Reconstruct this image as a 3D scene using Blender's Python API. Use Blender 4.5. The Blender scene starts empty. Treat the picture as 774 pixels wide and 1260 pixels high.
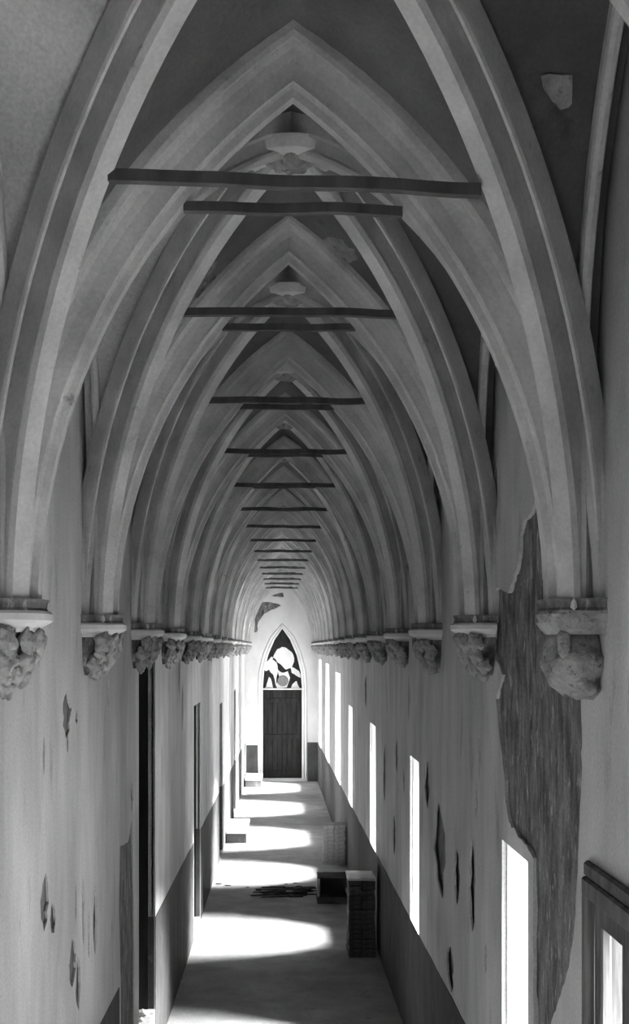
import bpy, bmesh, math, random
from mathutils import Vector, Matrix, noise
from mathutils.geometry import delaunay_2d_cdt

random.seed(7)
scn = bpy.context.scene
COL = scn.collection

# ------------------------------------------------------------------ measures
W = 1.3                      # half width of the passage
Z1 = 5.6                     # distance of the first transverse arch
F = 372.0 * Z1 / W           # focal length in pixels of the 774 px wide frame
VX, VY = 344.5, 797.0
CX = -0.043 * W              # camera stands a little left of the axis
CZ = 3.95                    # camera height
SPR = CZ + 0.12 * W          # springing level of the vault
BAY = 0.49 * Z1
YEND = Z1 + 15 * BAY         # end wall
YBACK = Z1 - 5 * BAY + 0.02


def floor_z(y):
    return CZ - 2.95 * W - 33.0 * y / F


# ------------------------------------------------------------------ camera
cam_d = bpy.data.cameras.new('camera')
cam = bpy.data.objects.new('camera', cam_d)
COL.objects.link(cam)
cam.location = (CX, 0, CZ)
cam.rotation_euler = (math.pi / 2, 0, 0)
cam_d.sensor_fit = 'HORIZONTAL'
cam_d.sensor_width = 36
cam_d.lens = F / 774 * 36
cam_d.shift_x = (387 - VX) / 774
cam_d.shift_y = (VY - 630) / 774
cam_d.clip_end = 200
scn.camera = cam

# ------------------------------------------------------------------ light
scn.view_settings.view_transform = 'Standard'
scn.view_settings.look = 'None'
scn.view_settings.gamma = 1
scn.view_settings.exposure = 2.08
scn.cycles.use_denoising = True
scn.cycles.max_bounces = 14
scn.cycles.diffuse_bounces = 10
scn.cycles.sample_clamp_indirect = 6

world = bpy.data.worlds.new('sky')
scn.world = world
world.use_nodes = True
bg = world.node_tree.nodes['Background']
bg.inputs[0].default_value = (1, 1, 1, 1)
bg.inputs[1].default_value = 1.2

sun_d = bpy.data.lights.new('sun', 'SUN')
sun_d.energy = 44
sun_d.angle = math.radians(44)
sun = bpy.data.objects.new('sun', sun_d)
COL.objects.link(sun)
SUN_EL = math.radians(45)
SUN_AZ = math.radians(3)      # leans away from the camera
sdir = Vector((-math.cos(SUN_EL) * math.cos(SUN_AZ), math.cos(SUN_EL) * math.sin(SUN_AZ), -math.sin(SUN_EL)))
sun.rotation_euler = sdir.to_track_quat('-Z', 'Y').to_euler()
sun.location = (12, 10, 14)


# ------------------------------------------------------------------ materials
def mat(name, c1, c2, scale=3.0, stretch=1.0, c3=None, t3=(0.62, 0.7), rough=0.9, bump=0.3, bscale=40, detail=8,
        fine=0.0):
    m = bpy.data.materials.new(name)
    m.use_nodes = True
    nt = m.node_tree
    N, L = nt.nodes, nt.links
    b = N['Principled BSDF']
    b.inputs['Roughness'].default_value = rough
    b.inputs['Specular IOR Level'].default_value = 0.15
    tc = N.new('ShaderNodeTexCoord')
    mp = N.new('ShaderNodeMapping')
    mp.inputs['Scale'].default_value = (1, 1, stretch)
    L.new(tc.outputs['Object'], mp.inputs[0])
    n = N.new('ShaderNodeTexNoise')
    n.inputs['Scale'].default_value = scale
    n.inputs['Detail'].default_value = detail
    n.inputs['Roughness'].default_value = 0.6
    L.new(mp.outputs[0], n.inputs['Vector'])
    r = N.new('ShaderNodeValToRGB')
    r.color_ramp.elements[0].position = 0.33
    r.color_ramp.elements[1].position = 0.68
    r.color_ramp.elements[0].color = (c1, c1, c1, 1)
    r.color_ramp.elements[1].color = (c2, c2, c2, 1)
    L.new(n.outputs[0], r.inputs[0])
    out = r.outputs[0]
    if c3 is not None:          # stains / wear with a shape of their own
        n2 = N.new('ShaderNodeTexNoise')
        n2.inputs['Scale'].default_value = scale * 2.2
        n2.inputs['Detail'].default_value = 10
        n2.inputs['Roughness'].default_value = 0.65
        L.new(mp.outputs[0], n2.inputs['Vector'])
        r2 = N.new('ShaderNodeValToRGB')
        r2.color_ramp.elements[0].position = t3[0]
        r2.color_ramp.elements[1].position = t3[1]
        L.new(n2.outputs[0], r2.inputs[0])
        mx = N.new('ShaderNodeMix')
        mx.data_type = 'RGBA'
        L.new(r2.outputs[0], mx.inputs[0])
        L.new(out, mx.inputs[6])
        mx.inputs[7].default_value = (c3, c3, c3, 1)
        out = mx.outputs[2]
    if fine > 0:
        n4 = N.new('ShaderNodeTexNoise')
        n4.inputs['Scale'].default_value = 60
        n4.inputs['Detail'].default_value = 4
        L.new(tc.outputs['Object'], n4.inputs['Vector'])
        mr = N.new('ShaderNodeMapRange')
        mr.inputs['From Min'].default_value = 0.3
        mr.inputs['From Max'].default_value = 0.7
        mr.inputs['To Min'].default_value = 1 - fine
        mr.inputs['To Max'].default_value = 1 + fine
        L.new(n4.outputs[0], mr.inputs[0])
        mm = N.new('ShaderNodeMix')
        mm.data_type = 'RGBA'
        mm.blend_type = 'MULTIPLY'
        mm.inputs[0].default_value = 1
        L.new(out, mm.inputs[6])
        L.new(mr.outputs[0], mm.inputs[7])
        out = mm.outputs[2]
    L.new(out, b.inputs['Base Color'])
    if bump > 0:
        n3 = N.new('ShaderNodeTexNoise')
        n3.inputs['Scale'].default_value = bscale
        n3.inputs['Detail'].default_value = 6
        L.new(mp.outputs[0], n3.inputs['Vector'])
        bp = N.new('ShaderNodeBump')
        bp.inputs['Strength'].default_value = bump
        bp.inputs['Distance'].default_value = 0.01
        L.new(n3.outputs[0], bp.inputs['Height'])
        L.new(bp.outputs[0], b.inputs['Normal'])
    return m


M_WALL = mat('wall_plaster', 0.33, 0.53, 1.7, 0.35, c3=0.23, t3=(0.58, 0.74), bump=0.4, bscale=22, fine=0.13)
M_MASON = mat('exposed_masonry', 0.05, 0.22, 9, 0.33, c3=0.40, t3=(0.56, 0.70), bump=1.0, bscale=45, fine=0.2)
M_DADO = mat('dado_paint', 0.045, 0.085, 3, 0.5, c3=0.16, t3=(0.6, 0.75), bump=0.3, fine=0.12)
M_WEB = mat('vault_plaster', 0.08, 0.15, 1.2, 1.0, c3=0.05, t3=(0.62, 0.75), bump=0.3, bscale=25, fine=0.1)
M_RIB = mat('rib_limewash', 0.34, 0.54, 2.6, 1.0, c3=0.22, t3=(0.64, 0.72), bump=0.3, bscale=30, fine=0.08)
M_STONE = mat('carved_stone', 0.17, 0.36, 9, 1.0, c3=0.07, t3=(0.56, 0.68), bump=0.8, bscale=60)
M_CAP = mat('abacus_limewash', 0.45, 0.60, 5, 1.0, c3=0.2, t3=(0.66, 0.74), bump=0.4)
M_FLOOR = mat('worn_floor', 0.26, 0.38, 2.2, 1.0, c3=0.18, t3=(0.6, 0.72), bump=0.6, bscale=30, fine=0.15)
M_WOOD = mat('dark_timber', 0.05, 0.10, 8, 0.2, bump=0.5, bscale=30)
M_FRAME = mat('window_timber', 0.05, 0.13, 14, 0.12, c3=0.22, t3=(0.66, 0.72), bump=0.5, bscale=30)
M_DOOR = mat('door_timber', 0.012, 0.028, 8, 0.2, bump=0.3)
M_BRICK = mat('dark_brick', 0.05, 0.12, 9, 1.0, bump=0.8, bscale=50)
M_PBRICK = mat('pale_brick', 0.26, 0.42, 9, 1.0, bump=0.8, bscale=50)
M_ROOF = mat('roof_dark', 0.05, 0.08, 2)
M_PALE = mat('pale_limewash', 0.55, 0.66, 3, 0.5, bump=0.2)
M_RUBBLE = mat('rubble', 0.35, 0.6, 30, 1.0, bump=0.6)
M_ENDWALL = mat('end_wall_plaster', 0.52, 0.62, 2, 0.6, bump=0.3)
M_SHIELD = mat('shield_paint', 0.14, 0.2, 6)
M_SOIL = mat('outside_ground', 0.2, 0.3, 3)

M_GLASS = bpy.data.materials.new('old_glass')
M_GLASS.use_nodes = True
_n = M_GLASS.node_tree
_n.nodes.clear()
_o = _n.nodes.new('ShaderNodeOutputMaterial')
_m = _n.nodes.new('ShaderNodeMixShader')
_t = _n.nodes.new('ShaderNodeBsdfTransparent')
_g = _n.nodes.new('ShaderNodeBsdfGlossy')
_g.inputs['Roughness'].default_value = 0.05
_m.inputs[0].default_value = 0.06
_n.links.new(_t.outputs[0], _m.inputs[1])
_n.links.new(_g.outputs[0], _m.inputs[2])
_n.links.new(_m.outputs[0], _o.inputs[0])


# ------------------------------------------------------------------ helpers
def link_mesh(name, verts, faces, m, parent=None, smooth=False, kind=None):
    me = bpy.data.meshes.new(name)
    me.from_pydata([tuple(v) for v in verts], [], faces)
    me.validate()
    me.materials.append(m)
    if smooth:
        me.polygons.foreach_set('use_smooth', [True] * len(me.polygons))
    me.update()
    o = bpy.data.objects.new(name, me)
    COL.objects.link(o)
    if parent:
        o.parent = parent
    if kind:
        o['kind'] = kind
    return o


def from_bm(name, bm, m, parent=None, smooth=False, kind=None):
    bmesh.ops.recalc_face_normals(bm, faces=bm.faces)
    me = bpy.data.meshes.new(name)
    bm.to_mesh(me)
    bm.free()
    me.materials.append(m)
    if smooth:
        me.polygons.foreach_set('use_smooth', [True] * len(me.polygons))
    o = bpy.data.objects.new(name, me)
    COL.objects.link(o)
    if parent:
        o.parent = parent
    if kind:
        o['kind'] = kind
    return o


def add_box(bm, c, s, bevel=0.0, rot=None, jitter=0.0):
    r = bmesh.ops.create_cube(bm, size=1)
    vs = r['verts']
    for v in vs:
        v.co = Vector((v.co.x * s[0], v.co.y * s[1], v.co.z * s[2]))
        if jitter:
            v.co += Vector([random.uniform(-jitter, jitter) for _ in range(3)])
    if bevel:
        es = list({e for v in vs for e in v.link_edges})
        r2 = bmesh.ops.bevel(bm, geom=es, offset=bevel, segments=1, affect='EDGES')
        vs = list({v for f in r2['faces'] for v in f.verts} | {v for v in vs if v.is_valid})
    for v in vs:
        co = v.co
        if rot is not None:
            co = rot @ co
        v.co = co + Vector(c)
    return vs


def box(name, c, s, m, parent=None, bevel=0.0, rot=None, kind=None, jitter=0.0):
    bm = bmesh.new()
    add_box(bm, c, s, bevel, rot, jitter)
    return from_bm(name, bm, m, parent, kind=kind)


def empty(name, loc=(0, 0, 0)):
    o = bpy.data.objects.new(name, None)
    o.empty_display_size = 0.2
    o.location = loc
    COL.objects.link(o)
    return o


def tag(o, label, cat, group=None):
    o['label'] = label
    o['category'] = cat
    if group:
        o['group'] = group
    return o


def copy_tree(o, parent=None):
    c = o.copy()
    COL.objects.link(c)
    if parent:
        c.parent = parent
    for ch in [x for x in bpy.data.objects if x.parent == o]:
        copy_tree(ch, c)
    return c


def rwall(x, y):             # a pixel of the right wall -> (depth, height)
    zz = 388.0 / (x - VX)
    return (zz * Z1, CZ + (VY - y) * zz / 372.0 * W)


def lwall(x, y):
    zz = 355.0 / (VX - x)
    return (zz * Z1, CZ + (VY - y) * zz / 372.0 * W)


def ground(x, y):            # pixel of the floor -> X, Y
    wpx = (y - 830.0) / 2.95
    Y = 372.0 * Z1 / wpx
    return (CX + (x - VX) * Y / F, Y)


def plate(name, outer, holes, to3d, inward, m, parent=None, kind=None):
    """plane sheet with holes; each hole = (polygon, depth) gets its reveal"""
    pts = [Vector(p) for p in outer]
    edges = [(i, (i + 1) % len(outer)) for i in range(len(outer))]
    faces = [list(range(len(outer)))]
    for q, (poly, dep) in enumerate(holes):
        if sum(poly[i - 1][0] * poly[i][1] - poly[i][0] * poly[i - 1][1] for i in range(len(poly))) < 0:
            holes[q] = (poly, dep) = (poly[::-1], dep)
        b = len(pts)
        pts += [Vector(p) for p in poly]
        faces.append([b + i for i in range(len(poly))])
    v, e, f, ov, oe, of = delaunay_2d_cdt(pts, edges, faces, 0, 1e-6)
    V = [to3d(p.x, p.y, 0) for p in v]
    Fc = []
    for fi, tri in enumerate(f):
        if of[fi] == [0]:
            Fc.append(tuple(tri))
    for poly, dep in holes:
        b = len(V)
        n = len(poly)
        for p in poly:
            V.append(to3d(p[0], p[1], 0))
        for p in poly:
            V.append(to3d(p[0], p[1], dep))
        for i in range(n):
            j = (i + 1) % n
            Fc.append((b + i, b + j, b + n + j, b + n + i))
    return link_mesh(name, V, Fc, m, parent, kind=kind)


def ragged(poly, amp=0.012, n=5, seed=0):
    rnd = random.Random(seed)
    out = []
    for i, p in enumerate(poly):
        q = poly[(i + 1) % len(poly)]
        L = math.hypot(q[0] - p[0], q[1] - p[1])
        k = max(1, min(n, int(L / 0.05)))
        for j in range(k):
            t = j / k
            a = amp if j else 0
            out.append((p[0] + (q[0] - p[0]) * t + rnd.uniform(-a, a), p[1] + (q[1] - p[1]) * t + rnd.uniform(-a, a)))
    return out


def streak(y, z, w, h, seed):
    """narrow vertical flake shape, pointed at top and bottom"""
    rnd = random.Random(seed)
    L, R = [], []
    n = 7
    for i in range(1, n):
        t = i / n
        ww = w * 0.5 * math.sin(math.pi * t) ** 0.6
        L.append((y - ww * rnd.uniform(.6, 1.1), z + h * (0.5 - t)))
        R.append((y + ww * rnd.uniform(.6, 1.1), z + h * (0.5 - t)))
    return [(y + rnd.uniform(-.2, .2) * w, z + h / 2)] + R + [(y + rnd.uniform(-.2, .2) * w, z - h / 2)] + L[::-1]


# ------------------------------------------------------------------ floor
fv, ff = [], []
nx, ny = 12, 160
for j in range(ny + 1):
    y = YBACK - 0.3 + (YEND + 0.6 - YBACK) * j / ny
    for i in range(nx + 1):
        x = -W - 0.7 + (2 * W + 1.4) * i / nx
        dz = 0.006 * noise.noise(Vector((x * 2, y * 2, 0)))
        fv.append((x, y, floor_z(y) + dz))
for j in range(ny):
    for i in range(nx):
        a = j * (nx + 1) + i
        ff.append((a, a + 1, a + nx + 2, a + nx + 1))
link_mesh('floor', fv, ff, M_FLOOR, kind='structure', smooth=True)

# ------------------------------------------------------------------ walls
TOP = SPR + 2.25 * W
DADO = 1.42        # dado height above floor


def dz_(y, side=-1):
    return floor_z(y) + DADO - (0.17 * (YEND - y) / YEND if side > 0 else 0)


# windows in the right wall: (near y, far y)
WIN = [(1.272, 1.42), (2.27, 2.42), (3.30, 3.50), (4.36, 4.60), (5.22, 5.68), (6.42, 6.90), (7.62, 8.12)]
WIN = [(a * Z1, b * Z1) for a, b in WIN]
WHEAD = [CZ - 0.86 * W] * len(WIN)
WHEAD[0] = CZ - 0.90 * W
WHEAD[4] = CZ - 0.45 * W
WHEAD[5] = CZ - 0.35 * W
WHEAD[6] = CZ - 0.3 * W
BACKWIN = [(0.15 * Z1, 0.40 * Z1)]
REV = 0.30
FY0, FY1 = 0.72 * Z1, 1.012 * Z1        # framed window beside the camera
FTOP = CZ - 0.80 * W
FBOT = CZ - 2.2 * W


def sill(y):
    return floor_z(y) + 1.19


def R3(y, z, d):
    return (W + d, y, z)


def L3(y, z, d):
    return (-W - d, y, z)


win_polys = []
for (a, b), h in zip(WIN, WHEAD):
    s = sill((a + b) / 2)
    win_polys.append([(a, s), (b, s), (b, h), (a, h)])
for a, b in BACKWIN:
    s = sill(a)
    win_polys.append([(a, s), (b, s), (b, CZ + 0.0 * W), (a, CZ + 0.0 * W)])
frame_poly = [(FY0, FBOT), (FY1, FBOT), (FY1, FTOP), (FY0, FTOP)]

# plaster losses on the right wall, outlines read off the wall surface
big_px = [(661, 612), (672, 640), (680, 680), (689, 742), (706, 760), (715, 830), (716, 900), (715, 975), (712, 1040), (709, 1100),
          (706, 1150), (700, 1190), (692, 1215), (686, 1235), (678, 1258), (672, 1300), (658, 1320), (656, 1200), (656, 1056), (648, 1040), (636, 1026),
          (626, 1012), (622, 985), (621, 960), (614, 900), (610, 860), (618, 830), (608, 800), (607, 740), (611, 722), (625, 730),
          (636, 700), (640, 660), (645, 640), (655, 625)]
big = ragged([rwall(*p) for p in big_px], 0.014, 6, 3)
rs = [(610, 602, 5, 62), (541, 1045, 17, 112), (562, 1078, 8, 70), (581, 1088, 9, 118), (525, 965, 7, 58), (554, 1192, 9, 56),
      (485, 1028, 4, 48), (503, 860, 3, 60), (590, 930, 3, 60), (488, 930, 3, 40), (497, 960, 2, 30), (598, 1180, 3, 40),
      (430, 900, 3, 50), (450, 850, 3, 40), (473, 950, 3, 70), (586, 985, 3, 50)]
rholes = [(p, REV) for p in win_polys] + [(frame_poly, 0.30), (big, 0.028)]
for i, (x, y, w, h) in enumerate(rs):
    yy, zz = rwall(x, y)
    y2, _ = rwall(x + w, y)
    _, z2 = rwall(x, y + h)
    hh = abs(z2 - zz)
    ww = abs(y2 - yy)
    # keep clear of the dado line and windows
    rholes.append((streak(yy, zz, ww, hh, i), 0.014))


def inside(p, poly):
    c = False
    n = len(poly)
    for i in range(n):
        a, b = poly[i], poly[i - 1]
        if (a[1] > p[1]) != (b[1] > p[1]) and p[0] < (b[0] - a[0]) * (p[1] - a[1]) / (b[1] - a[1]) + a[0]:
            c = not c
    return c


def overlaps(p, q):
    return any(inside(a, q) for a in p) or any(inside(a, p) for a in q)


def clean(holes):
    out = []
    for p, d in holes:
        if all(not overlaps(p, q) for q, _ in out):
            out.append((p, d))
    return out


rholes = clean(rholes)
outer = [(YBACK, floor_z(YBACK) - 0.3), (YEND + .3, floor_z(YEND) - 0.3), (YEND + .3, TOP), (YBACK, TOP)]
plate('wall_right', outer, rholes, R3, 1, M_WALL, kind='structure')

# masonry seen where the plaster has gone: coarse sheet everywhere + rough relief in the great loss
wr = bpy.data.objects['wall_right']
plate('masonry_backing', outer, [(p, 0.02) for p in win_polys + [frame_poly]], lambda y, z, d: (W + 0.034 + d, y, z), 1, M_MASON, wr)
gy0, gy1 = min(p[0] for p in big) + .0, max(p[0] for p in big)
gz0, gz1 = min(p[1] for p in big), max(p[1] for p in big)
gv, gf = [], []
nyg, nzg = 70, 210
for j in range(nzg + 1):
    for i in range(nyg + 1):
        y = gy0 + (gy1 - gy0) * i / nyg
        z = gz0 + (gz1 - gz0) * j / nzg
        t = noise.fractal(Vector((y * 13, z * 2.2, 1.7)), 0.8, 2.0, 6) * 0.6 + noise.noise(Vector((y * 26, z * 9, 4))) * 0.3
        # courses of rough bricks under the render
        row = math.floor(z / 0.075)
        by = (y + (row % 2) * 0.12) / 0.24
        e = min(abs(z / 0.075 - round(z / 0.075)) * 2, abs(by - round(by)) * 4, 0.25) / 0.25
        gv.append((W + 0.022 - 0.014 * t - 0.0015 * e, y, z))
for j in range(nzg):
    for i in range(nyg):
        a = j * (nyg + 1) + i
        y = gy0 + (gy1 - gy0) * (i + .5) / nyg
        z = gz0 + (gz1 - gz0) * (j + .5) / nzg
        bad = any(p[0][0] - .03 < y < p[1][0] + .03 and z < p[2][1] + .02 for p in [win_polys[0], frame_poly])
        if not bad and (inside((y, z), big) or any(inside((y + dy, z + dz), big) for dy in (-.05, .05) for dz in (-.05, .05))):
            gf.append((a, a + 1, a + nyg + 2, a + nyg + 1))
link_mesh('exposed_masonry', gv, gf, M_MASON, wr, smooth=False)

# left wall
DOORS = [(2.05, 2.32, 0.06, 0.55), (3.36, 3.64, 0.65, 0.45), (4.78, 5.02, 0.9, 0.45), (6.30, 6.55, 0.9, 0.45)]
door_polys = []
for a, b, h, d in DOORS:
    a *= Z1
    b *= Z1
    door_polys.append([(a, floor_z(a) + 0.0), (b, floor_z(b) + 0.0), (b, CZ - h * W), (a, CZ - h * W)])
strip_px = [(148, 1042), (158, 1036), (163, 1010), (165, 1100), (166, 1180), (165, 1300), (150, 1320), (149, 1200), (147, 1120)]
lholes = [(p, D[3]) for p, D in zip(door_polys, DOORS)] + [(ragged([lwall(*p) for p in strip_px], 0.008, 6, 9), 0.014)]
ls = [(83, 878, 11, 60), (95, 882, 3, 18), (55, 930, 3, 50), (56, 1110, 10, 70), (66, 1130, 7, 40), (90, 1185, 9, 60),
      (103, 1120, 3, 90), (118, 1130, 5, 90), (94, 1110, 2, 50), (84, 915, 2, 22), (97, 1210, 6, 70), (134, 850, 3, 40),
      (70, 700, 0, 0), (120, 790, 2, 40), (133, 640, 3, 60), (221, 830, 2, 50), (225, 870, 2, 60), (163, 980, 3, 40), (110, 1150, 3, 60)]
for i, (x, y, w, h) in enumerate(ls):
    if h == 0:
        continue
    yy, zz = lwall(x, y)
    y2, _ = lwall(x + w, y)
    _, z2 = lwall(x, y + h)
    lholes.append((streak(yy, zz, abs(y2 - yy), abs(z2 - zz), i + 50), 0.014))
lholes = clean(lholes)
louter = [(YBACK, floor_z(YBACK) - 0.3), (YEND + .3, floor_z(YEND) - 0.3), (YEND + .3, TOP), (YBACK, TOP)]
plate('wall_left', louter, lholes, L3, 1, M_WALL, kind='structure')
wl = bpy.data.objects['wall_left']
plate('masonry_backing', louter, [(p, 0.02) for p in door_polys], lambda y, z, d: (-W - 0.018 - d, y, z), 1, M_MASON, wl)


# dado: a thin coat of dark paint-render standing 4 mm proud, cut at the openings
def dado(name, spans, side):
    V, Fc = [], []
    for a, b in spans:
        n = max(1, int((b - a) / 0.5))
        for i in range(n):
            y0 = a + (b - a) * i / n
            y1 = a + (b - a) * (i + 1) / n
            x0, x1 = side * W + side * 0.0, side * (W - 0.004)
            k = len(V)
            w0 = 0.012 * noise.noise(Vector((y0 * 2, side, 0)))
            w1 = 0.012 * noise.noise(Vector((y1 * 2, side, 0)))
            V += [(x1, y0, floor_z(y0) - .05), (x1, y1, floor_z(y1) - .05), (x1, y1, dz_(y1, side) + w1), (x1, y0, dz_(y0, side) + w0),
                  (x0, y1, dz_(y1, side) + w1), (x0, y0, dz_(y0, side) + w0)]
            Fc += [(k, k + 1, k + 2, k + 3), (k + 3, k + 2, k + 4, k + 5)]
            if i == 0:
                V.append((x0, y0, floor_z(y0) - .05))
                Fc.append((k, k + 3, k + 5, len(V) - 1))
            if i == n - 1:
                V.append((x0, y1, floor_z(y1) - .05))
                Fc.append((k + 1, k + 2, k + 4, len(V) - 1))
    return link_mesh(name, V, Fc, M_DADO, kind='structure')


def gaps(a, b, cuts):
    out = []
    for c, d in sorted(cuts):
        if c > a:
            out.append((a, c))
        a = d
    if a < b:
        out.append((a, b))
    return out


dado('baseboard_right', [(1.47 * Z1, YEND)], 1)
dado('baseboard_left', gaps(DOORS[0][1] * Z1, YEND, [(d[0] * Z1 - 0.10, d[1] * Z1) for d in DOORS[1:]]), -1)
dado('baseboard_back', [(YBACK, lwall(147, 1200)[0])], -1)

# door recesses on the left (dark timber leaves of boards deep in the reveal)
for i, ((a, b, h, d), poly) in enumerate(zip(DOORS, door_polys)):
    a *= Z1
    b *= Z1
    top = CZ - h * W
    root = empty('door_%d' % (i + 1), (-W - d, (a + b) / 2, floor_z(b)))
    root['kind'] = 'structure'
    nb = 6
    for k in range(nb):
        w = (b - a) / nb
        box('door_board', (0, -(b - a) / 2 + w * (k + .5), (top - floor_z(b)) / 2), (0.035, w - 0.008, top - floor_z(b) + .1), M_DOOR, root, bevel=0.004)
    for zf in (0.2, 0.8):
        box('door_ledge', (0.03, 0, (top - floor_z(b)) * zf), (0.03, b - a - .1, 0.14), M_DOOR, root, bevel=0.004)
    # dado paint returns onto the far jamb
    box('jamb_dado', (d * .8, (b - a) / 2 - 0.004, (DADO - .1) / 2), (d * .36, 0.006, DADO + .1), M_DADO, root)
    box('jamb_shade', (d - .275, (b - a) / 2 - 0.012, (top - floor_z(b)) / 2), (.41, 0.02, top - floor_z(b)), M_DOOR, root)  # dark sheet added on the far jamb, painting the recess in shade
    # threshold
    th = 0.5 if i == 0 else 0.05
    box('threshold', (d / 2, 0, th / 2 - .04), (d, b - a, th + .08), M_STONE, root, bevel=0.01)

# windows on the right: stone sill, timber frame at the outer face
for i, poly in enumerate(win_polys):
    (a, s), (b, _), (_, h), _ = poly
    root = empty('window_%d' % (i + 2), (W + REV, (a + b) / 2, s))
    root['kind'] = 'structure'
    hh = h - s
    ww = b - a
    box('window_sill', (-REV / 2 + .01, 0, -0.035), (REV + .02, ww + .0, 0.05), M_CAP, root, bevel=0.006)
    for sgn in (-1, 1):
        box('window_frame', (0.02, sgn * (ww / 2 - 0.02), hh / 2), (0.05, 0.04, hh), M_FRAME, root, bevel=0.004)
    for zf in (0.02, hh - 0.02):
        box('window_frame', (0.02, 0, zf), (0.05, ww - .08, 0.04), M_FRAME, root, bevel=0.004)
    box('lining', (-REV / 2 + .015, ww / 2 - 0.006, hh / 2), (REV - .03, 0.01, hh), M_WALL, root)

# the framed window beside the camera
root = empty('window_1', (W, (FY0 + FY1) / 2, FBOT))
root['kind'] = 'structure'
ww, hh = FY1 - FY0, FTOP - FBOT
for sgn in (-1, 1):
    box('architrave', (-0.012, sgn * (ww / 2 - 0.0), hh / 2), (0.05, 0.07, hh + .07), M_FRAME, root, bevel=0.01)
box('architrave', (-0.012, 0, hh), (0.052, ww + .07, 0.085), M_FRAME, root, bevel=0.01)
box('lintel', (-0.01, 0, hh + 0.075), (0.035, ww + .08, 0.07), M_BRICK, root, bevel=0.012)
for sgn in (-1, 1):
    box('jamb_board', (0.13, sgn * (ww / 2 - 0.045), hh / 2), (0.25, 0.02, hh), M_FRAME, root, bevel=0.003)
cas_w = (ww - 0.1) / 3
for q, sgn in enumerate((-1, 0, 1)):
    cas = empty('casement', (0.03, sgn * cas_w, 0.02))
    cas.parent = root
    y0 = cas_w / 2
    for s2 in (-1, 1):
        box('stile', (0, s2 * (y0 - 0.045), (hh - .07) / 2), (0.045, 0.09, hh - .07), M_FRAME, cas, bevel=0.008)
    for zf in (0.05, (hh - .07) * 0.5, hh - .12):
        box('rail', (0, 0, zf), (0.04, cas_w - .16, 0.11), M_FRAME, cas, bevel=0.006)
    box('pane', (0, 0, (hh - .07) / 2), (0.004, cas_w - .16, hh - .12), M_GLASS, cas)
box('window_sill', (0.1, 0, -0.03), (0.34, ww, 0.06), M_CAP, root, bevel=0.008)


# light portals: they only tell the renderer where the daylight enters
def portal(loc, rot, sx, sy):
    d = bpy.data.lights.new('daylight_portal', 'AREA')
    d.shape = 'RECTANGLE'
    d.size = sx
    d.size_y = sy
    d.cycles.is_portal = True
    o = bpy.data.objects.new('daylight_portal', d)
    COL.objects.link(o)
    o.location = loc
    o.rotation_euler = rot


for poly in win_polys + [frame_poly]:
    (a, s), (b, _), (_, h), _ = poly
    portal((W + REV + .06, (a + b) / 2, (s + h) / 2), (0, math.pi / 2, 0), h - s, b - a)

# ------------------------------------------------------------------ back wall; its unseen window is added to let in fill light
FILL_WIN = [(-0.5, CZ - 2.6), (0.5, CZ - 2.6), (0.5, CZ - .6), (0, CZ - 0.1), (-0.5, CZ - .6)]
plate('wall_back', [(-W - .1, floor_z(YBACK) - .3), (W + .1, floor_z(YBACK) - .3), (W + .1, TOP), (-W - .1, TOP)],
      [(FILL_WIN, -0.35)], lambda x, z, d: (x, YBACK + d, z), 1, M_WALL, kind='structure')
portal((0, YBACK - .4, CZ - 1.35), (math.pi / 2, 0, 0), 1.0, 2.5)

# ------------------------------------------------------------------ end wall
sc_ = F / YEND               # pixels per metre there


def E(x, y):
    return (CX + (x - VX) / sc_, CZ + (VY - y) / sc_)


door_px = [(323.5, 958), (371.5, 958), (371.5, 845), (370, 826), (365, 806), (357, 787), (347.5, 773.5), (338, 787), (330, 806), (325, 826), (323.5, 845)]
dpoly = [E(*p) for p in door_px]
stain = ragged([E(*p) for p in [(313, 778), (315, 750), (320, 742), (333, 741), (346, 745), (335, 750), (325, 755), (318, 765), (316, 778)]], 0.03, 3, 4)
stain2 = ragged([E(*p) for p in [(334, 733), (348, 729), (349, 735), (342, 734)]], 0.02, 3, 5)
zb = floor_z(YEND)
plate('wall_end', [(-W - .1, zb - .3), (W + .1, zb - .3), (W + .1, TOP), (-W - .1, TOP)],
      [(dpoly, 0.30), (stain, .02), (stain2, .02)], lambda x, z, d: (x, YEND + d, z), 1, M_ENDWALL, kind='structure')
we = bpy.data.objects['wall_end']
link_mesh('masonry_backing', [(E(a, b)[0], YEND + .022, E(a, b)[1]) for a, b in ((306, 786), (327, 786), (356, 752), (356, 722), (306, 722))], [(0, 1, 2, 3, 4)], M_MASON, we)

# moulded surround following the pointed head
def sweep2d(name, path, prof, m, parent, y0):
    V, Fc = [], []
    n = len(path)
    for i, p in enumerate(path):
        a = path[max(i - 1, 0)]
        b = path[min(i + 1, n - 1)]
        t = Vector((b[0] - a[0], b[1] - a[1])).normalized()
        nn = Vector((-t.y, t.x))
        for (u, v) in prof:
            V.append((p[0] + nn.x * u, y0 - v, p[1] + nn.y * u))
    k = len(prof)
    for i in range(n - 1):
        for j in range(k - 1):
            a = i * k + j
            Fc.append((a, a + 1, a + k + 1, a + k))
    return link_mesh(name, V, Fc, m, parent)


droot = empty('door_9', (0, 0, 0))
droot['kind'] = 'structure'
path = [dpoly[i] for i in range(1, 11)] + [dpoly[0]]
sweep2d('door_surround', path, [(0.0, -0.02), (0.0, 0.05), (-0.06, 0.06), (-0.10, 0.03), (-0.16, 0.04), (-0.2, 0.0)], M_PALE, droot, YEND)
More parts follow.
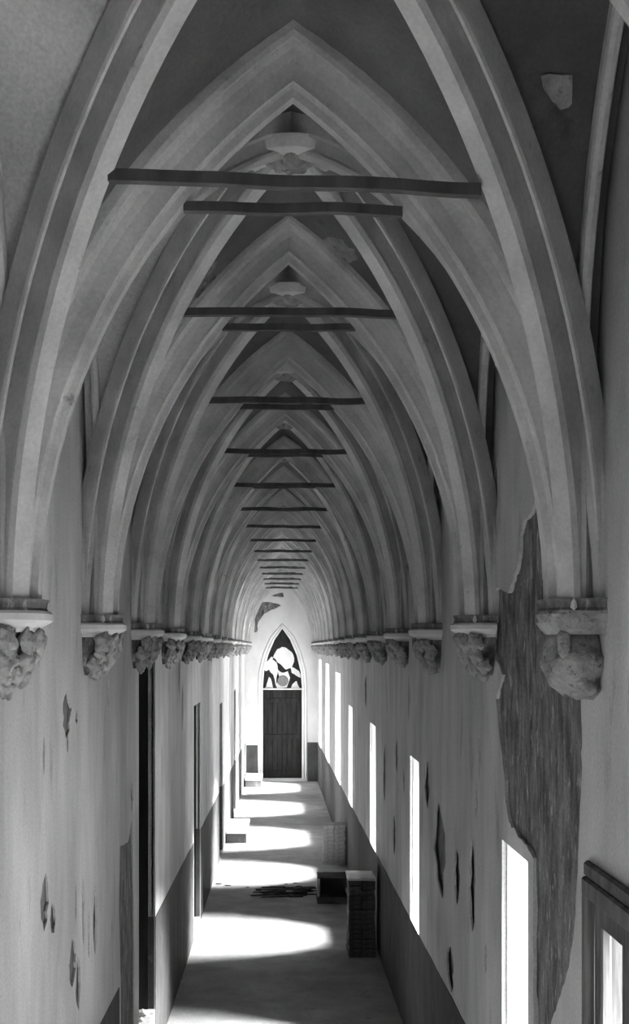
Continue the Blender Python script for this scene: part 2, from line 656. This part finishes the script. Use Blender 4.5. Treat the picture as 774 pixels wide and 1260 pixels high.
# leaves
dxl, dxr = dpoly[0][0], dpoly[1][0]
dtop = E(0, 848)[1]
for q in range(2):
    for k in range(4):
        w = (dxr - dxl) / 8
        xx = dxl + w * (q * 4 + k + .5)
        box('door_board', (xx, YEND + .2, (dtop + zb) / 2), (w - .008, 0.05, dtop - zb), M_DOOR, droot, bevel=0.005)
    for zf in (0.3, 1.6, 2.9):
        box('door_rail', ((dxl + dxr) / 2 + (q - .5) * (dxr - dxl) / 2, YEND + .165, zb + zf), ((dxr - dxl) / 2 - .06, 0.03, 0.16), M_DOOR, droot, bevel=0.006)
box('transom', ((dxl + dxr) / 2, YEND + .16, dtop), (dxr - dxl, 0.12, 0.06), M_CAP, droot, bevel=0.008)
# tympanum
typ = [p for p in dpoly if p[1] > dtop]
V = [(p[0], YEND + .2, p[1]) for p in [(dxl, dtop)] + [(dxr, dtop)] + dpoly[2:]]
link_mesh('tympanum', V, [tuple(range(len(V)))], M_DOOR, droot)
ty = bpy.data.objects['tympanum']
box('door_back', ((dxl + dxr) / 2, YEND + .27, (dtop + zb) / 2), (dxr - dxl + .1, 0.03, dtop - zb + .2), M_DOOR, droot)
flakes = [[(337, 806), (341, 799), (347, 796), (352, 797), (357, 801), (361, 806), (362, 814), (359, 822), (352, 824), (347, 819), (341, 815), (336, 812)],
          [(326, 816), (334, 808), (340, 812), (342, 826), (344, 836), (339, 842), (336, 830), (331, 824), (327, 826), (325, 824)],
          [(342, 824), (348, 828), (354, 826), (357, 834), (353, 846), (341, 847), (339, 842)],
          [(357, 820), (362, 822), (368, 826), (370, 834), (364, 831), (359, 828)],
          [(328, 842), (331, 833), (334, 838), (336, 847), (326, 847)],
          [(360, 842), (365, 838), (369, 847), (358, 847)]]
for k, fl in enumerate(flakes):
    P = ragged([E(*p) for p in fl], 0.02, 2, k)
    bm = bmesh.new()
    vs = [bm.verts.new((p[0], YEND + .185, p[1])) for p in P]
    f = bm.faces.new(vs)
    r = bmesh.ops.extrude_face_region(bm, geom=[f])
    for v in r['geom']:
        if isinstance(v, bmesh.types.BMVert):
            v.co.y += 0.012
    from_bm('painted_flake', bm, M_PALE, ty)
bm = bmesh.new()
bmesh.ops.create_cone(bm, cap_ends=True, segments=24, radius1=0.2, radius2=0.17, depth=0.04,
                      matrix=Matrix.Translation((E(348, 838)[0], YEND + .165, E(348, 838)[1])) @ Matrix.Rotation(math.pi / 2, 4, 'X'))
from_bm('round_shield', bm, M_SHIELD, ty)

# dado and panel at the end wall
box('baseboard_end', ((dxr + .2 + W) / 2, YEND - .005, zb + 0.70), (W - dxr - .2, 0.012, 1.4), M_DADO, kind='structure')
px0, px1 = E(303, 0)[0], E(318, 0)[0]
pr = empty('wall_panel', ((px0 + px1) / 2, YEND - .01, zb))
pr['kind'] = 'structure'
pw = px1 - px0
box('panel_board', (0, 0, 0.65), (pw, 0.02, 1.3), M_DADO, pr, bevel=0.003)
for sgn in (-1, 1):
    box('panel_border', (sgn * (pw / 2 + .03), -0.01, 0.65), (0.06, 0.03, 1.32), M_PALE, pr, bevel=0.004)

# ------------------------------------------------------------------ vault
def arc(s, h, n, stilt=0.0):
    """pointed half arch from (s,0) up to (0,h+stilt); returns [(s,z,ns,nz)]"""
    r = (s * s + h * h) / (2 * s)
    c = s - r
    a1 = math.atan2(h, -c)
    out = []
    if stilt:
        out.append((s, 0, 1, 0))
    for i in range(n + 1):
        a = a1 * i / n
        out.append((c + r * math.cos(a), stilt + r * math.sin(a), math.cos(a), math.sin(a)))
    return out


NS = 22
S_IN = 0.84 * W
OFF = 0.14 * W
RISE = {0: 1.74 * W, 1: 1.69 * W, 2: 1.775 * W}
for k in range(-5, 17):
    RISE.setdefault(k, 1.74 * W)
DRISE = 1.90 * W
HD = math.hypot(W, BAY / 2)
SD_IN = 1.27 * W

PT = [(-.125, .20), (-.125, .145), (-.118, .128), (-.105, .128), (-.10, .138), (-.085, .136), (-.065, .118), (-.053, .09), (-.048, .05), (-.048, .036), (-.036, .032), (-.030, .024), (-.026, 0)]
PT = PT + [(-a, b) for a, b in PT[::-1]]
PD = [(-.078, .20), (-.078, .10), (-.074, .088), (-.064, .088), (-.060, .115), (-.052, .138), (-.040, .135), (-.035, .10), (-.034, .065), (-.034, .045), (-.040, .036), (-.040, .022), (-.030, 0)]
PD = PD + [(-a, b) for a, b in PD[::-1]]
PW = [(-.035, .10), (-.035, .03), (-.025, .008), (0, 0), (.025, .008), (.035, .03), (.035, .10)]


def sweep(name, halves, prof, m, parent, scale=W):
    V, Fc = [], []
    for (org, d, curve) in halves:          # org: plan point (x,y); d: unit plan direction outward
        b = Vector((-d[1], d[0]))
        base = len(V)
        k = len(prof)
        for (s, z, ns, nz) in curve:
            for (u, v) in prof:
                ss, zz = mitre(curve, s, z, ns, nz, v * scale)
                V.append((org[0] + d[0] * ss + b.x * u * scale, org[1] + d[1] * ss + b.y * u * scale, SPR + zz))
        for i in range(len(curve) - 1):
            for j in range(k - 1):
                a = base + i * k + j
                Fc.append((a, a + 1, a + k + 1, a + k))
    return link_mesh(name, V, Fc, m, parent)


def mitre(curve, s, z, ns, nz, off):
    """offset point of a pointed arch; the offset arc runs on until it meets the apex plane"""
    (s0, z0, _, _), (s1, z1, n1, m1) = curve[0], curve[-1]
    r = (z1 - z0) / m1
    c = s1 - r * n1
    a = math.atan2(nz, ns)
    a1 = math.atan2(m1, n1)
    a2 = math.acos(max(-1, min(1, -c / (r + off))))
    aa = a * a2 / a1
    return c + (r + off) * math.cos(aa), (r + off) * math.sin(aa)



# ceiling webs
arches = list(range(-4, 17))      # arch k stands at Z1 + (k-1)*BAY
def ay(k):
    return Z1 + (k - 1) * BAY


WALL_S = BAY / 2
CV, CF, LAT = [], [], []


def offs(curve, off):
    return [mitre(curve, s, z, ns, nz, off) for (s, z, ns, nz) in curve]


def patch(rowA, rowB, m=4, sag=0.05):
    base = len(CV)
    n = len(rowA)
    for i in range(n):
        for j in range(m + 1):
            t = j / m
            p = Vector(rowA[i]).lerp(Vector(rowB[i]), t)
            p.z += sag * math.sin(math.pi * t) * (i / (n - 1))
            CV.append(tuple(p))
    for i in range(n - 1):
        for j in range(m):
            a = base + i * (m + 1) + j
            CF.append((a, a + 1, a + m + 2, a + m + 1))


def fix_apex(rows, apex):
    """stop an offset curve at the plane of the apex"""
    return rows


for k in arches[:-1]:
    y0, y1 = ay(k), ay(k + 1)
    yc = (y0 + y1) / 2
    dcur = offs(arc(SD_IN, DRISE, NS), OFF)
    dcur = [(max(s, 0), z) for s, z in dcur]
    for sx in (-1, 1):
        for (ya, ka) in ((y0, k), (y1, k + 1)):
            dirp = Vector((sx * W, ya - yc)) / HD
            rowD = [(dirp.x * s, yc + dirp.y * s, SPR + z) for s, z in dcur]
            tcur = offs(arc(S_IN, RISE[ka], NS), OFF)
            rowT = [(sx * max(s, 0), ya, SPR + z) for s, z in tcur]
            patch(rowT, rowD)
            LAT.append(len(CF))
            sg = 1 if ya > yc else -1
            wc = arc(WALL_S - .02, 1.58 * W, NS, stilt=0.0)
            rowW = []
            for i, (s, z, ns, nz) in enumerate(wc):
                zz = z + 0.5 * W * min(1, i / 8.0)
                rowW.append((sx * 0.985 * W, yc + sg * s, SPR + zz))
            patch(rowD, rowW)
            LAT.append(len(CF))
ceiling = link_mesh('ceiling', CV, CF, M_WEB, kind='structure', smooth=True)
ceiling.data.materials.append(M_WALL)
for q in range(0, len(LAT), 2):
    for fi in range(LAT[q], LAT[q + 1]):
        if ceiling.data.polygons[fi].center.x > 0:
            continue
        ceiling.data.polygons[fi].material_index = 1  # lit left cells get pale plaster, backlit right ones stay dark: painted light
# weld the sheet
bm = bmesh.new()
bm.from_mesh(ceiling.data)
bmesh.ops.remove_doubles(bm, verts=bm.verts, dist=0.001)
bmesh.ops.recalc_face_normals(bm, faces=bm.faces)
bm.to_mesh(ceiling.data)
bm.free()

for k in arches:
    y = ay(k)
    c = arc(S_IN, RISE[k], NS)
    sweep('transverse_arch', [((0, y), (1, 0), c), ((0, y), (-1, 0), c)], PT, M_RIB, ceiling)
for k in arches[:-1]:
    yc = (ay(k) + ay(k + 1)) / 2
    c = arc(SD_IN, DRISE, NS)
    for sgn in (-1, 1):
        d = Vector((W, sgn * BAY / 2)) / HD
        sweep('diagonal_rib', [((0, yc), (d.x, d.y), c), ((0, yc), (-d.x, -d.y), c)], PD, M_RIB, ceiling)
    for sx in (-1, 1):
        wc = arc(WALL_S - .17, 1.45 * W, NS, stilt=0.55 * W)
        V, Fc = [], []
        kk = len(PW)
        for sg in (-1, 1):
            base = len(V)
            for (s, z, ns, nz) in wc:
                for (u, v) in PW:
                    V.append((sx * (0.925 * W + u * 0.6 * W), yc + sg * (s + ns * v * W * .6), SPR + z + nz * v * W * .6))
            for i in range(len(wc) - 1):
                for j in range(kk - 1):
                    a = base + i * kk + j
                    Fc.append((a, a + 1, a + kk + 1, a + kk))
        link_mesh('wall_rib', V, Fc, M_RIB, ceiling)

# plaster losses on the vault, standing on the web itself
from mathutils.bvhtree import BVHTree
bvh = BVHTree.FromPolygons([v.co.copy() for v in ceiling.data.vertices], [tuple(p.vertices) for p in ceiling.data.polygons])
for q, (pxs, m_) in enumerate([([(230, 352), (240, 335), (256, 322), (268, 320), (262, 334), (268, 345), (254, 356), (244, 368), (236, 362)], M_MASON),
                  ([(396, 296), (404, 291), (420, 296), (436, 308), (440, 320), (426, 326), (410, 316), (399, 304)], M_STONE),
                  ([(664, 92), (704, 92), (704, 128), (690, 136), (680, 124), (670, 112)], M_STONE)]):
    rnd = random.Random(q)
    pts = []
    for i in range(len(pxs)):
        a, b = pxs[i], pxs[(i + 1) % len(pxs)]
        for t in (0, .33, .66):
            pts.append((a[0] + (b[0] - a[0]) * t + rnd.uniform(-1.5, 1.5), a[1] + (b[1] - a[1]) * t + rnd.uniform(-1.5, 1.5)))
    cxp = sum(p[0] for p in pts) / len(pts)
    cyp = sum(p[1] for p in pts) / len(pts)
    V = []
    for p in [(cxp, cyp)] + [((p[0] + cxp) / 2, (p[1] + cyp) / 2) for p in pts] + pts:
        d = Vector(((p[0] - VX) / F, 1, (VY - p[1]) / F)).normalized()
        o0 = Vector((CX, 0, CZ))
        if q < 2:
            o0 = o0 + d * (Z1 / d.y * 1.0)
        loc, nrm, idx, dist = bvh.ray_cast(o0, d)
        if loc is None:
            V = None
            break
        V.append(loc - d * 0.012)
    if V:
        n = len(pts)
        Fc = [(0, 1 + i, 1 + (i + 1) % n) for i in range(n)] + [(1 + i, 1 + n + i, 1 + n + (i + 1) % n, 1 + (i + 1) % n) for i in range(n)]
        link_mesh('plaster_scar', V, Fc, m_, ceiling)

# bosses at the crowns
def boss_mesh():
    bm = bmesh.new()
    R = 0.13
    rings, seg = 9, 40
    prev = None
    for i in range(rings + 1):
        t = i / rings
        rr = R * t
        ring = []
        for j in range(seg):
            a = 2 * math.pi * j / seg
            lob = 1 + 0.16 * math.cos(8 * a) * t
            z = -0.03 * (1 - t * t) - 0.018 * abs(math.sin(4 * a + 2.2 * t)) * math.sin(math.pi * t) - 0.008 * noise.noise(Vector((math.cos(a) * 9, math.sin(a) * 9, t * 5)))
            ring.append(bm.verts.new((rr * lob * math.cos(a) if i else 0.0005 * math.cos(a), rr * lob * math.sin(a) if i else 0.0005 * math.sin(a), z)))
        if prev:
            for j in range(seg):
                bm.faces.new((prev[j], prev[(j + 1) % seg], ring[(j + 1) % seg], ring[j]))
        prev = ring
    ring = [bm.verts.new((v.co.x, v.co.y, 0.05)) for v in prev]
    for j in range(seg):
        bm.faces.new((prev[j], prev[(j + 1) % seg], ring[(j + 1) % seg], ring[j]))
    me = bpy.data.meshes.new('boss')
    bmesh.ops.recalc_face_normals(bm, faces=bm.faces)
    bm.to_mesh(me)
    bm.free()
    me.materials.append(M_STONE)
    return me


bm = bmesh.new()
bmesh.ops.create_cone(bm, cap_ends=True, segments=40, radius1=0.235, radius2=0.26, depth=0.06)
plate_me = bpy.data.meshes.new('boss_plate')
bm.to_mesh(plate_me)
bm.free()
plate_me.materials.append(M_RIB)
bme = boss_mesh()
for k in arches[:-1]:
    yc = (ay(k) + ay(k + 1)) / 2
    o = bpy.data.objects.new('boss_plate', plate_me)
    COL.objects.link(o)
    o.parent = ceiling
    o.location = (0, yc, SPR + DRISE + 0.0)
    b = bpy.data.objects.new('boss', bme)
    COL.objects.link(b)
    b.parent = o
    b.location = (0, 0, -0.03)

# closing roof above the vault
box('roof', (0, (YBACK + YEND) / 2, TOP + .05), (2 * W + 1.6, YEND - YBACK + 1.2, 0.1), M_ROOF, kind='structure')

# ------------------------------------------------------------------ corbels
def lump(bm, c, r, seed, amp=0.25, sub=2):
    res = bmesh.ops.create_icosphere(bm, subdivisions=sub, radius=1)
    for v in res['verts']:
        p = v.co.copy()
        n = noise.noise(p * 1.8 + Vector((seed * 3.1, seed, 0))) * amp + noise.noise(p * 4 + Vector((seed, 0, 5))) * amp * .5
        p *= 1 + n
        v.co = Vector((p.x * r[0], p.y * r[1], p.z * r[2])) + Vector(c)


def leaf_mesh(seed):
    """a knotted curled leaf: a fat lobed blade with a groove down its middle"""
    bm = bmesh.new()
    res = bmesh.ops.create_icosphere(bm, subdivisions=3, radius=1)
    for v in res['verts']:
        p = v.co.copy()
        a = math.atan2(p.y, p.z)
        k = 1 + 0.16 * math.cos(5 * a + seed) + 0.28 * noise.noise(p * 2.1 + Vector((seed * 4, 0, 1))) + .10 * noise.noise(p * 5)
        k -= 0.5 * math.exp(-(p.y / .16) ** 2) * max(0, p.x)
        p *= k
        p.x += 0.35 * p.z * p.z * (1 if p.z > 0 else .2)
        v.co = Vector((p.x * .040, p.y * .050, p.z * .062))
    me = bpy.data.meshes.new('leaf')
    bm.to_mesh(me)
    bm.free()
    me.materials.append(M_STONE)
    me.polygons.foreach_set('use_smooth', [True] * len(me.polygons))
    return me


LEAVES = [leaf_mesh(s) for s in range(4)]


def half_ring(bm, prof, hw=1.0, seg=12):
    """prof: [(radius_x, halfwidth_y, z)], half round plan against the wall"""
    rows = []
    for (rx, ry, z) in prof:
        row = []
        for j in range(seg + 1):
            a = -math.pi / 2 + math.pi * j / seg
            e = 0.62         # squared off plan
            ca, sa = math.cos(a), math.sin(a)
            row.append(bm.verts.new((rx * (abs(ca) ** e), ry * math.copysign(abs(sa) ** e, sa), z)))
        rows.append(row)
    for i in range(len(rows) - 1):
        for j in range(seg):
            bm.faces.new((rows[i][j], rows[i][j + 1], rows[i + 1][j + 1], rows[i + 1][j]))
    bm.faces.new(rows[0])
    bm.faces.new(rows[-1])


def shade_ring(parent):
    """dark ring painting the shadow line between the ribs and the abacus"""
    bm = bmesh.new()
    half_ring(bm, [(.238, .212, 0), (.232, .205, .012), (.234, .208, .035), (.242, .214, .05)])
    from_bm('shade_ring', bm, M_MASON, parent)  # dark material paints the contact shade over the abacus


def abacus(parent, p=0.245):
    bm = bmesh.new()
    half_ring(bm, [(p, .215, 0), (p + .012, .225, -.012), (p + .012, .225, -.04), (p - .005, .21, -.052), (p - .04, .18, -.07), (p - .05, .17, -.09)])
    a = from_bm('abacus', bm, M_CAP, parent)
    shade_ring(parent)
    return a


def bell(parent):
    bm = bmesh.new()
    pr = [(.165, .165, -.085), (.16, .16, -.12), (.14, .14, -.19), (.10, .12, -.25), (.06, .09, -.30), (.03, .05, -.33)]
    half_ring(bm, pr, seg=16)
    for v in bm.verts:
        if v.co.x > .005:
            v.co *= 1 + 0.06 * noise.noise(v.co * 25)
    return from_bm('bell', bm, M_MASON, parent)  # dark tone behind the leaves stands for the shade in their gaps


def foliage_corbel(seed):
    root = empty('corbel')
    abacus(root)
    bell(root)
    rnd = random.Random(seed)
    q = 0
    for zz, n, rx, ry, s in ((-.130, 5, .20, .185, 1.05), (-.20, 4, .18, .165, 1.05), (-.265, 4, .135, .13, .95), (-.315, 2, .07, .07, .85)):
        for i in range(n):
            lim = 62 if n > 2 else 40
            a = math.radians(-lim + 2 * lim * i / (n - 1) + rnd.uniform(-6, 6))
            o = bpy.data.objects.new('leaf', LEAVES[(q * 3 + seed) % 4])
            q += 1
            COL.objects.link(o)
            o.parent = root
            o.location = (max(.06, math.cos(a) ** .7 * rx), math.sin(a) * ry * 1.1, zz + rnd.uniform(-.012, .012))
            o.rotation_euler = (rnd.uniform(-.6, .6), rnd.uniform(-.1, .4), a * .8)
            sc = s * rnd.uniform(.8, 1.15)
            o.scale = (sc * .9, sc, sc)
    return root


def head_corbel():
    root = empty('corbel')
    bm = bmesh.new()
    half_ring(bm, [(.24, .215, 0), (.245, .22, -.015), (.24, .21, -.05), (.22, .19, -.08), (.2, .17, -.10)])
    for v in bm.verts:
        if v.co.x > .02:
            v.co += Vector((1, 1, .3)) * 0.02 * noise.noise(v.co * 14)
    from_bm('abacus', bm, M_STONE, root)
    bm = bmesh.new()
    res = bmesh.ops.create_icosphere(bm, subdivisions=4, radius=1)
    for v in res['verts']:
        p = v.co.copy()
        n = 0.16 * noise.noise(p * 1.7 + Vector((2, 1, 0))) + 0.10 * noise.noise(p * 3.7) + .04 * noise.noise(p * 9)
        p *= 1 + n
        v.co = Vector((p.x * .145 + .085, p.y * .165, p.z * .145 - .215))
        v.co.x = max(v.co.x, -.02)
    shade_ring(root)
    from_bm('carved_mass', bm, M_STONE, root, smooth=True)
    bm = bmesh.new()
    lump(bm, (.06, .03, -.33), (.07, .09, .05), 3, .4)
    from_bm('broken_chin', bm, M_STONE, root, smooth=True)
    bm = bmesh.new()
    for i in range(14):
        t = i / 13
        lump(bm, (.165 - .11 * t * t, .14 - .015 * math.sin(t * 3), -.11 - .22 * t), (.03, .022 + .01 * math.sin(t * 9), .028), 1 + t, .2, 2)
    from_bm('scroll', bm, M_STONE, root, smooth=True)
    return root


ORD = ['first', 'second', 'third', 'fourth', 'fifth', 'sixth', 'seventh', 'eighth', 'ninth', 'tenth', 'eleventh', 'twelfth',
       'thirteenth', 'fourteenth', 'fifteenth', 'last']
protos = [foliage_corbel(s) for s in range(3)]
used = [False] * 3
for side, sx in (('left', -1), ('right', 1)):
    for k in range(0, 17):
        if k == 16:
            y = ay(k) - .27
        else:
            y = ay(k)
        if side == 'right' and k == 1:
            o = head_corbel()
            lab = 'large battered stone corbel like a broken head, on right wall above the torn plaster'
        else:
            v = (k + (side == 'right')) % 3
            o = protos[v] if not used[v] else copy_tree(protos[v])
            used[v] = True
            if k == 0:
                lab = 'carved foliage corbel on the %s wall beside the camera, outside the picture' % side
            elif k == 16:
                lab = 'tiny foliage corbel in the corner where the %s wall meets the end wall' % side
            else:
                lab = 'carved leafy stone corbel on the %s wall, %s counting from the camera' % (side, ORD[k - 1])
        o.location = (sx * W, y, SPR)
        o.rotation_euler = (0, 0, 0 if sx < 0 else math.pi)
        if k == 1 and side == 'left':
            o.scale = (1.0, 1.05, 1.0)
        tag(o, lab, 'corbel', 'carved corbels carrying the vault ribs')

# ------------------------------------------------------------------ tie beams
for k in range(1, 16):
    y = ay(k)
    h1 = 1.80 if k == 1 else 2.0
    h2 = 1.885 if k == 1 else 2.05
    tilt = 0.05 if k == 1 else 0.012
    for (yy, hw, h, s, nm) in ((y - 0.56, 0.735 if k > 1 else 0.72, h1, 0.046, 'long'), (y, 0.43 if k > 1 else 0.47, h2, 0.042, 'short')):
        bm = bmesh.new()
        n = 14
        rows = []
        for i in range(n + 1):
            x = -hw + 2 * hw * i / n
            cz = 0.012 * noise.noise(Vector((x * 3, k, s * 100))) - tilt * x / (2 * hw) * (1 if nm == 'long' else .3)
            rows.append([bm.verts.new((x, dy * s / 2 + .004 * noise.noise(Vector((x * 5, dy, dz, ))), cz + dz * s / 2)) for dy, dz in ((-1, -1), (1, -1), (1, 1), (-1, 1))])
        for i in range(n):
            for j in range(4):
                bm.faces.new((rows[i][j], rows[i][(j + 1) % 4], rows[i + 1][(j + 1) % 4], rows[i + 1][j]))
        bm.faces.new(rows[0])
        bm.faces.new(rows[-1])
        o = from_bm('tie_beam', bm, M_WOOD)
        o.location = (0, yy, CZ + h)
        tag(o, '%s thin timber tie beam under the vault, at the %s arch from the camera' % (nm, ORD[k - 1]), 'beam',
            '%s timber tie beams across the arches' % nm)


# ------------------------------------------------------------------ things on the floor
def brick_mesh(s, seed):
    random.seed(seed)
    bm = bmesh.new()
    add_box(bm, (0, 0, 0), s, bevel=0.004, jitter=0.004)
    bmesh.ops.recalc_face_normals(bm, faces=bm.faces)
    me = bpy.data.meshes.new('brick')
    bm.to_mesh(me)
    bm.free()
    return me


def pile(x, y, w, d, h, m, bw, bd, bh, seed, ledge=None):
    """stack of loose bricks with the front left corner at x,y"""
    rnd = random.Random(seed)
    base = floor_z(y + d / 2)
    root = empty('brick_pile', (x, y, base))
    meshes = [brick_mesh((bw - .006, bd - .006, bh - .005), seed * 10 + i) for i in range(4)]
    for me in meshes:
        me.materials.append(m)
    rows = int(round(h / bh))
    for r in range(rows):
        nxx = max(1, int(round(w / bw)))
        nyy = max(1, int(round(d / bd)))
        for i in range(nxx):
            for j in range(nyy):
                o = bpy.data.objects.new('brick', rnd.choice(meshes))
                COL.objects.link(o)
                o.parent = root
                jx = rnd.uniform(-.010, .010)
                if ledge is not None and r < ledge:
                    jx -= 0.0
                o.location = ((i + .5) * bw + jx, (j + .5) * bd + rnd.uniform(-.008, .008) - (0.02 if ledge and r < ledge and j == 0 else 0), bh * (r + .5))
                o.rotation_euler = (0, 0, rnd.uniform(-.05, .05))
    return root


# near dark stack
gx, gy = ground(429, 1178)
pa = pile(gx, gy, 0.36, 0.6, 1.04, M_BRICK, 0.36 / 2, 0.20, 0.065, 3, ledge=6)
for o in list(pa.children)[-6:]:
    pass
top = pile(gx - .04, gy, 0.40, 0.6, 0.04, M_PALE, 0.19, 0.3, 0.04, 5)
for o in list(top.children):
    o.location.z += 1.04
    o.location.x -= 0.02
    o.parent = pa
    o.name = 'top_tile'
bpy.data.objects.remove(top)
tag(pa, 'tall dark brick stack with pale top tiles, nearest the camera by the right wall', 'bricks', 'brick stacks by the right wall')
gx, gy = ground(398, 1064)
pb = pile(gx, gy, 0.44, 0.5, 0.80, M_PBRICK, 0.22, 0.25, 0.08, 4)
tag(pb, 'pale grey stack of bricks by the right wall, beyond the dark open crate', 'bricks', 'brick stacks by the right wall')

# open crate
gx, gy = ground(391, 1112)
cr = empty('open_crate', (gx + .30, gy + .25, floor_z(gy + .25)))
cw, cd, ch = 0.56, 0.46, 0.44
box('side_plank', (-cw / 2, 0, ch / 2), (0.035, cd, ch), M_PBRICK, cr, bevel=0.004)
box('side_plank', (cw / 2, 0, ch / 2), (0.035, cd, ch), M_BRICK, cr, bevel=0.004)
box('top_plank', (0, 0, ch), (cw + .05, cd + .02, 0.03), M_BRICK, cr, bevel=0.004)
box('back_plank', (0, cd / 2, ch / 2), (cw, 0.03, ch), M_WOOD, cr, bevel=0.004)
box('bottom_plank', (0, -0.02, 0.06), (cw + .06, cd + .06, 0.12), M_BRICK, cr, bevel=0.006)
tag(cr, 'low dark open crate on its side beside the tall dark brick stack', 'crate')


# benches / blocks on the left
def block(x0, x1, y0, y1, h, name, label):
    b = floor_z(y0)
    root = empty(name, ((x0 + x1) / 2, (y0 + y1) / 2, floor_z((y0 + y1) / 2)))
    box('bench_body', (0, 0.02, (h - .05) / 2 - .02), (x1 - x0 - .03, y1 - y0 - .03, h - .05 + .04), M_WOOD, root, bevel=0.01)
    box('seat_slab', (0, 0, h - .03), (x1 - x0, y1 - y0, 0.06), M_PALE, root, bevel=0.01)
    tag(root, label, 'bench', 'stone benches along the left wall')


xr, _ = ground(299, 1040)
block(-W + .01, -W + .50, 5.28 * Z1, 5.66 * Z1, 0.30, 'stone_bench', 'pale topped stone bench against the left wall, the nearer of two, in the sunlight')
block(-W + .05, -W + .62, 7.90 * Z1, 8.25 * Z1, 0.32, 'stone_bench', 'small pale topped stone bench in the left corner by the end door')

# laths and fragments
lx, ly = ground(350, 1102)
lh = empty('lath_heap', (lx, ly, floor_z(ly)))
rnd = random.Random(11)
for i in range(34):
    L = rnd.uniform(.2, .7)
    ang = rnd.uniform(-.35, .35)
    c = (rnd.uniform(-.25, .40), rnd.uniform(-.18, .34), 0.012 + 0.02 * (i // 6))
    box('lath', c, (L, rnd.uniform(.03, .06), 0.018), M_WOOD if i % 3 else M_BRICK, lh, bevel=0.003, rot=Matrix.Rotation(ang, 3, 'Z') @ Matrix.Rotation(rnd.uniform(-.03, .03), 3, 'Y'))
tag(lh, 'low heap of dark broken laths on the floor beside the open crate', 'wood')
FRAG = ['dark fragment at the far left end of the scatter on the sunlit floor', 'long dark fragment second from the left in the floor scatter', 'dark fragment third from the left in the floor scatter', 'tiny dark fragment midway between the left wall and the lath heap', 'dark fragment just left of the lath heap', 'small dark fragment behind the lath heap, in the sunlight', 'dark fragment in the sunlight touching the back of the lath heap', 'largest dark fragment, between the lath heap and the open crate', 'dark crumb at the front left of the lath heap', 'lone tiny dark crumb in the middle of the big sunlit patch']
for i, (x, y, s) in enumerate([(258, 1090, .05), (269, 1088, .09), (280, 1090, .08), (305, 1092, .05), (318, 1096, .08), (352, 1088, .05), (363, 1087, .06), (368, 1091, .09), (333, 1086, .03), (300, 1063, .03)]):
    fx, fy = ground(x, y)
    bm = bmesh.new()
    lump(bm, (0, 0, 0.0), (s * .8, s * .4, s * .16), i + 5, .5, 1)
    o = from_bm('fragment', bm, M_WOOD)
    o.location = (fx, fy, floor_z(fy) + s * .1)
    tag(o, FRAG[i], 'debris', 'dark fragments scattered on the floor')
# pale rubble in the near doorway on the left
for i in range(14):
    yy = (2.085 + 0.031 * (i % 7)) * Z1
    xx = -W - .10 - 0.17 * (i // 7)
    s = rnd.uniform(.03, .066)
    bm = bmesh.new()
    lump(bm, (0, 0, 0), (s, s * .9, s * .6), i + 20, .6, 1)
    o = from_bm('plaster_lump', bm, M_RUBBLE)
    o.location = (xx, yy, floor_z(DOORS[0][1] * Z1) + 0.50 + s * .55)
    tag(o, 'pale broken plaster lump lying in the nearest dark doorway of the left wall', 'rubble', 'plaster rubble in the near left doorway')

# ground outside the windows
link_mesh('ground_outside', [(W + .35, YBACK - 20, -2.2), (60, YBACK - 20, -2.2), (60, YEND + 20, -2.2), (W + .35, YEND + 20, -2.2)], [(0, 1, 2, 3)], M_SOIL, kind='structure')
